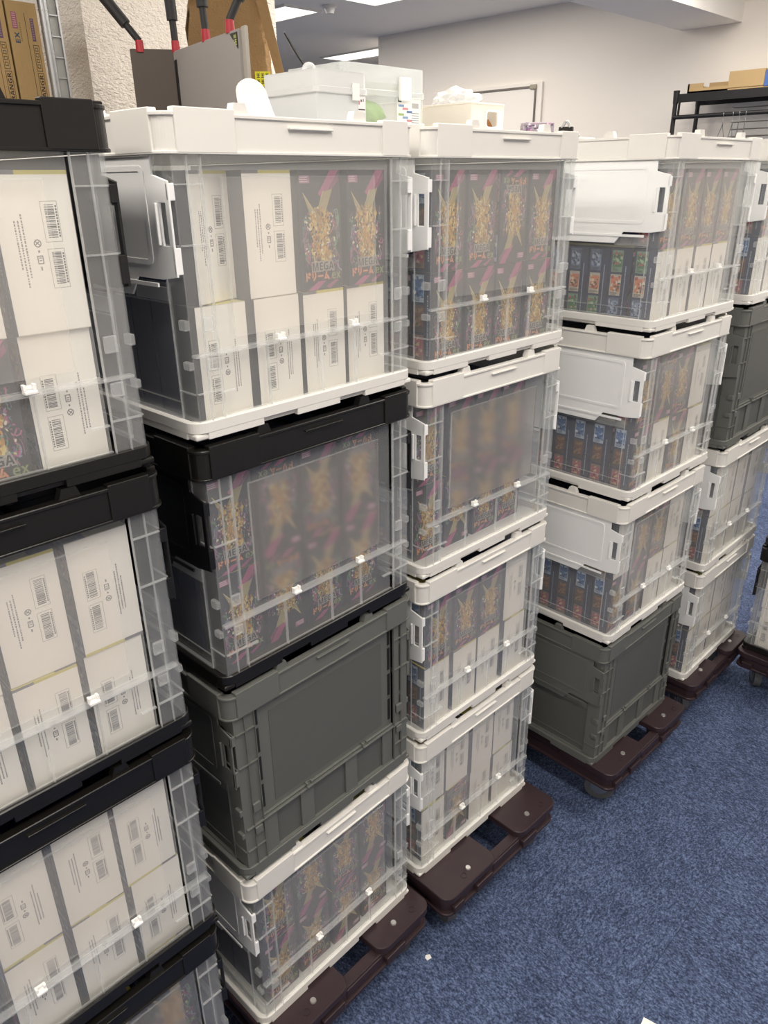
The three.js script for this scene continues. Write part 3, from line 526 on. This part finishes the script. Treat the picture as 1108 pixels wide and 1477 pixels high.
// white basket with plastic bag
{
  const o = thing('plastic_basket', 'cream plastic basket with a cut-out handle at the right of storage boxes', 'basket', [1.738, CAB, -1.4], 0);
  const cream = std(0xe9e4da, 0.5), w = 0.14, h = 0.074, d = 0.18, hx = 0.088;
  const hole = roundRectPts(hx - 0.024, hx + 0.024, 0.022, 0.058, 0.008);
  const front = plate(rect(0, w, 0, h), [[...hole].reverse()], -0.004, 0), rear = plate(rect(0, w, 0, h), [], -d, -d + 0.004);
  part('tub', join([front, rear, bx(0, 0.004, 0, h, -d + 0.004, -0.004), bx(w - 0.004, w, 0, h, -d + 0.004, -0.004), bx(0.004, w - 0.004, 0, 0.004, -d + 0.004, -0.004)]), cream, o);
  part('tub_rim', ring(-0.004, w + 0.004, -d - 0.004, 0.004, 0.01, 0.006, h, h + 0.004, 0.001), cream, o);
  part('handle_frame', plate(roundRectPts(hx - 0.029, hx + 0.029, 0.017, 0.063, 0.011), [[...hole].reverse()], 0, 0.003), M.latch, o);
  const g = new THREE.IcosahedronGeometry(1, 4); { const p = g.attributes.position; for (let i = 0; i < p.count; i++) { const x = p.getX(i), y = p.getY(i), z = p.getZ(i), k = 1 + 0.16 * Math.sin(x * 7 + y * 3) * Math.cos(z * 8 - y * 6) + 0.07 * Math.sin(x * 19 + z * 13 + y * 17); p.setXYZ(i, x * k * 0.058, y * k * 0.04, z * k * 0.068); } g.computeVertexNormals(); }
  solo('plastic_bag', 'crumpled white plastic bag lying in the cream basket', 'plastic bag', g, thin(0xf6f7f8, 0.25, 0.35), [1.803, CAB + 0.078, -1.5]);
  solo('brown_packet', 'small brown packet seen through the handle hole of the cream basket', 'packet', plate([[-0.035, 0], [0.035, 0], [0.012, 0.026], [0, 0.036], [-0.016, 0.024]], [], -0.008, 0.008, 0.002), std(0x8a5a24, 0.7), [1.826, CAB + 0.0045, -1.416], 0);
}
// small printed packet and dark clip beyond the third stack
{
  const t = canvasTex(128, 48, (c) => { c.fillStyle = '#8f8894'; c.fillRect(0, 0, 128, 48); for (let i = 0; i < 60; i++) { c.fillStyle = ['#6a4a72', '#d8d4da', '#4a4450', '#b58ca4'][i % 4]; c.fillRect(rr(0, 120), rr(0, 44), rr(3, 14), rr(2, 8)); } });
  solo('printed_packet', 'small purple-grey printed packet right of the cream basket', 'packet', bx(-0.045, 0.045, 0, 0.042, -0.02, 0.02, 0.003), std(0xffffff, 0.4, { map: t }), [2.07, CAB, -1.42], -0.6);
  const c = thing('binder_clip', 'black clip lying beside the small printed packet', 'clip', [2.13, CAB, -1.36], 0.4);
  part('jaw', plate([[-0.022, 0], [0.022, 0], [0.008, 0.03], [-0.008, 0.03]], [], -0.02, 0.02, 0.001), M.blackPlastic, c); part('lever', tube([[-0.01, 0.028, -0.012], [-0.014, 0.044, 0], [-0.01, 0.028, 0.012]], 0.002), M.steel, c); part('lever', tube([[0.01, 0.028, -0.012], [0.018, 0.046, 0], [0.01, 0.028, 0.012]], 0.002), M.steel, c);
}
solo('cable', 'thin black cable hanging behind the paper bag', 'cable', tube([[1.86, 1.85, -2.3], [1.9, 1.78, -2.28], [1.96, 1.7, -2.25], [1.985, 1.6, -2.2], [1.99, CAB + 0.002, -2.15]], 0.0035), M.blackPlastic);

// ------------------------------------------------------------------ steel rack with cartons at the far left
{
  const o = thing('steel_rack', 'chrome steel rack holding cartons behind the first stack', 'rack', [0.3, 0, -2.355]);
  const post = x => join([cyl(0.0125, 0.0125, 2.3, 16).translate(x, 1.15, 0), ...Array.from({ length: 44 }, (_, i) => cyl(0.0136, 0.0136, 0.004, 16).translate(x, 0.08 + i * 0.05, 0))]);
  part('post', post(0.775), M.steel, o); part('post', post(-0.2), M.steel, o);
  const mesh = []; for (let i = 0; i < 36; i++) mesh.push(bx(0.789, 0.815, 0.42 + i * 0.05, 0.423 + i * 0.05, -0.004, 0.0)); mesh.push(bx(0.813, 0.818, 0, 2.3, -0.006, 0.002));
  part('mesh_edge', join(mesh), M.steel, o); part('mesh_panel', bx(0.789, 0.814, 0, 2.3, -0.009, -0.006), std(0xa9aaa8, 0.5), o);
  for (const y of [0.5, 1.02, 1.555, 1.9]) part('shelf', bx(-0.21, 0.762, y, y + 0.025, -0.42, -0.02, 0.003), y > 1.8 ? std(0x2b2b2c, 0.5) : M.steel, o);
  const cart = (bigger) => canvasTex(256, 640, (c, w, h) => {
    c.fillStyle = '#a58a5e'; c.fillRect(0, 0, w, h); for (let i = 0; i < 500; i++) { c.fillStyle = i % 2 ? '#9e8358' : '#aa9064'; c.fillRect(rr(0, w), rr(0, h), rr(1, 3), rr(6, 40)); }
    c.strokeStyle = '#3a2a18'; c.lineWidth = 4; c.beginPath(); c.moveTo(146, 60); c.lineTo(150, 640); c.stroke();
    const vt = (s, x, y, px, col) => { c.save(); c.translate(x, y); c.rotate(-Math.PI / 2); c.font = `bold ${px}px sans-serif`; c.fillStyle = col; c.fillText(s, 0, 0); c.restore(); };
    c.fillStyle = '#8c5666'; c.fillRect(34, 60, 44, 92); c.fillStyle = '#b88a92'; for (let i = 0; i < 7; i++) c.fillRect(40, 66 + i * 12, 30, 6);
    vt('EX', 80, 236, 56, '#34485e'); c.fillStyle = '#7a6a3a'; for (let i = 0; i < 9; i++) c.fillRect(90, 116 + i * 12, 10, 8);
    c.fillStyle = '#5c4658'; c.fillRect(186, 86, 30, 128); c.fillStyle = '#8a7280'; for (let i = 0; i < 9; i++) c.fillRect(192, 92 + i * 13, 16, 7);
    c.strokeStyle = '#3a2a18'; c.lineWidth = 4; c.strokeRect(182, 236, 46, 146); for (let i = 0; i < 4; i++) c.strokeRect(192, 250 + i * 32, 24, 18);
    c.strokeRect(182, 396, 50, 200); vt('TRANGR', 224, 590, 47, '#2c2020');
    c.strokeRect(62, 590, 54, 60);
  });
  const kraftSide = std(0xa58a5e, 0.8);
  const mk = (x, w, tex, label) => { const g = new THREE.BoxGeometry(w, 0.272, 0.3); const m = solo('carton', label, 'carton', g, [kraftSide, kraftSide, kraftSide, kraftSide, std(0xffffff, 0.8, { map: tex }), kraftSide], [x, 1.58 + 0.136, -2.555], 0, 'cartons on the steel rack'); return m; };
  mk(1.036, 0.083, cart(), 'brown cardboard carton standing beside the chrome rack post'); mk(0.947, 0.083, cart(), 'brown cardboard carton at the left edge of the photo'); mk(0.858, 0.083, cart(), 'brown cardboard carton cut off by the left frame edge');
}

// ------------------------------------------------------------------ far wall: board, black shelf, blind, smoke detector
{
  const b = thing('white_board', 'white wall panel with a thin dark rail on the end wall', 'board', [XW, 1.2, -3.6]);
  part('panel', bx(-0.02, 0, 0, 0.835, -1.05, 0, 0.003), std(0xece8e2, 0.6), b);
  const rail = std(0x6d6660, 0.4); part('rail', join([bx(-0.03, -0.02, 0.8, 0.812, -0.9, -0.05), bx(-0.03, -0.02, 0.5, 0.812, -0.06, -0.048)]), rail, b); part('rail_clip', bx(-0.034, -0.018, 0.79, 0.82, -0.1, -0.045, 0.003), std(0x9a9484, 0.4), b);
  const bl = thing('window_blind', 'white slatted blind on the end wall behind the black shelf', 'blind', [XW, 0.9, -2.2]);
  part('headrail', bx(-0.03, 0, 0.98, 1.02, 0, 1.4, 0.003), M.whitePlastic, bl);
  for (let i = 0; i < 24; i++) part('slat', bx(-0.022, -0.004, i * 0.04, i * 0.04 + 0.034, 0.005, 1.395).translate(0, 0, 0), M.whitePlastic, bl);
  const s = thing('wire_shelf', 'black wire shelving unit standing against the end wall', 'shelf', [4.92, 0, -2.39]);
  const blk = std(0x17171a, 0.45);
  for (const [x, z] of [[0, 0], [0.31, 0], [0, 1.2], [0.31, 1.2]]) { const p = part('post', join([cyl(0.013, 0.013, 1.86, 12).translate(0, 0.93, 0), cyl(0.019, 0.015, 0.07, 12).translate(0, 1.83, 0)]), blk, s); p.position.set(x, 0, z); }
  for (const y of [0.3, 0.95, 1.8]) {
    const g = [bx(-0.006, 0.006, y, y + 0.045, 0, 1.2), bx(0.304, 0.316, y, y + 0.045, 0, 1.2), bx(0, 0.31, y + 0.02, y + 0.045, -0.006, 0.006), bx(0, 0.31, y + 0.02, y + 0.045, 1.194, 1.206)];
    for (let i = 1; i < 40; i++) g.push(bx(0, 0.31, y + 0.038, y + 0.042, i * 0.03 - 0.0015, i * 0.03 + 0.0015)); part('wire_deck', join(g), blk, s);
  }
  part('hang_rail', cyl(0.012, 0.012, 1.3, 12).rotateX(Math.PI / 2).translate(-0.02, 1.72, 0.66), blk, s); part('rail_arm', join([bx(-0.025, -0.015, 1.72, 1.81, 0.03, 0.04), bx(-0.025, -0.015, 1.72, 1.81, 1.16, 1.17)]), blk, s);
  for (let i = 0; i < 4; i++) {
    const z = [-2.075, -2.02, -1.985, -1.95][i];
    const h = thing('coat_hanger', `thin wire hanger on the black shelf rail, ${['leftmost', 'second from left', 'third from left', 'rightmost'][i]} of four`, 'hanger', [4.9, 1.72, z], 0.25 + i * 0.05, 'wire hangers on the rail');
    part('hook', new THREE.TorusGeometry(0.016, 0.002, 6, 16, Math.PI * 1.3), M.steel, h); part('frame', tube([[0.0, -0.015, 0], [0, -0.05, 0], [0.17, -0.16, 0], [0, -0.165, 0], [-0.17, -0.16, 0], [0, -0.05, 0]], 0.002, 40, 6), M.steel, h);
  }
  const cb = thing('cardboard_tray', 'open cardboard tray with a blue end on top of the black shelf', 'cardboard box', [4.93, 1.845, -2.33]);
  const kraft = std(0xa99068, 0.8), k2 = std(0x3f5f9c, 0.6);
  part('tray', join([bx(0, 0.3, 0, 0.01, 0, 0.5), bx(0, 0.01, 0, 0.05, 0, 0.09), bx(0, 0.01, 0, 0.025, 0.09, 0.24), bx(0, 0.3, 0, 0.05, 0, 0.01), bx(0.29, 0.3, 0, 0.075, 0, 0.5)]), kraft, cb);
  part('folded_carton', bx(-0.004, 0.28, 0.01, 0.095, 0.24, 0.44, 0.003), kraft, cb); part('blue_end', bx(-0.003, 0.28, 0.005, 0.085, 0.44, 0.56, 0.003), k2, cb);
  solo('paper_sheets', 'white paper sheets lying in the cardboard tray', 'paper', bx(0, 0.2, 0, 0.012, 0, 0.13, 0.002), std(0xd9d6d2, 0.7), [4.95, 1.856, -2.24]);
  const d = thing('smoke_detector', 'round white smoke detector on the ceiling', 'smoke detector', [4.15, CEIL, -4.62]);
  part('base', cyl(0.05, 0.05, 0.018, 24).translate(0, -0.009, 0), M.whitePlastic, d); part('head', cyl(0.038, 0.026, 0.03, 24).translate(0, -0.033, 0), M.whitePlastic, d);
}
// paper scraps on the carpet
solo('paper_scrap', 'tiny white paper scrap on carpet beside the second dolly', 'paper scrap', plate([[-0.006, -0.004], [0.004, -0.006], [0.007, 0.001], [0, 0.006], [-0.005, 0.003]], [], 0, 0.0012).rotateX(-Math.PI / 2), M.latch, [0.768, 0.0002, -0.661]);
solo('paper_sheet', 'white paper corner on carpet at the bottom frame edge', 'paper', plate([[-0.02, 0], [0.06, -0.045], [0.09, 0.05], [0.01, 0.08]], [], 0, 0.0014).rotateX(-Math.PI / 2).rotateY(0.5), M.latch, [0.90, 0.0002, -0.215]);

shadows(scene);
renderer.render(scene, camera);
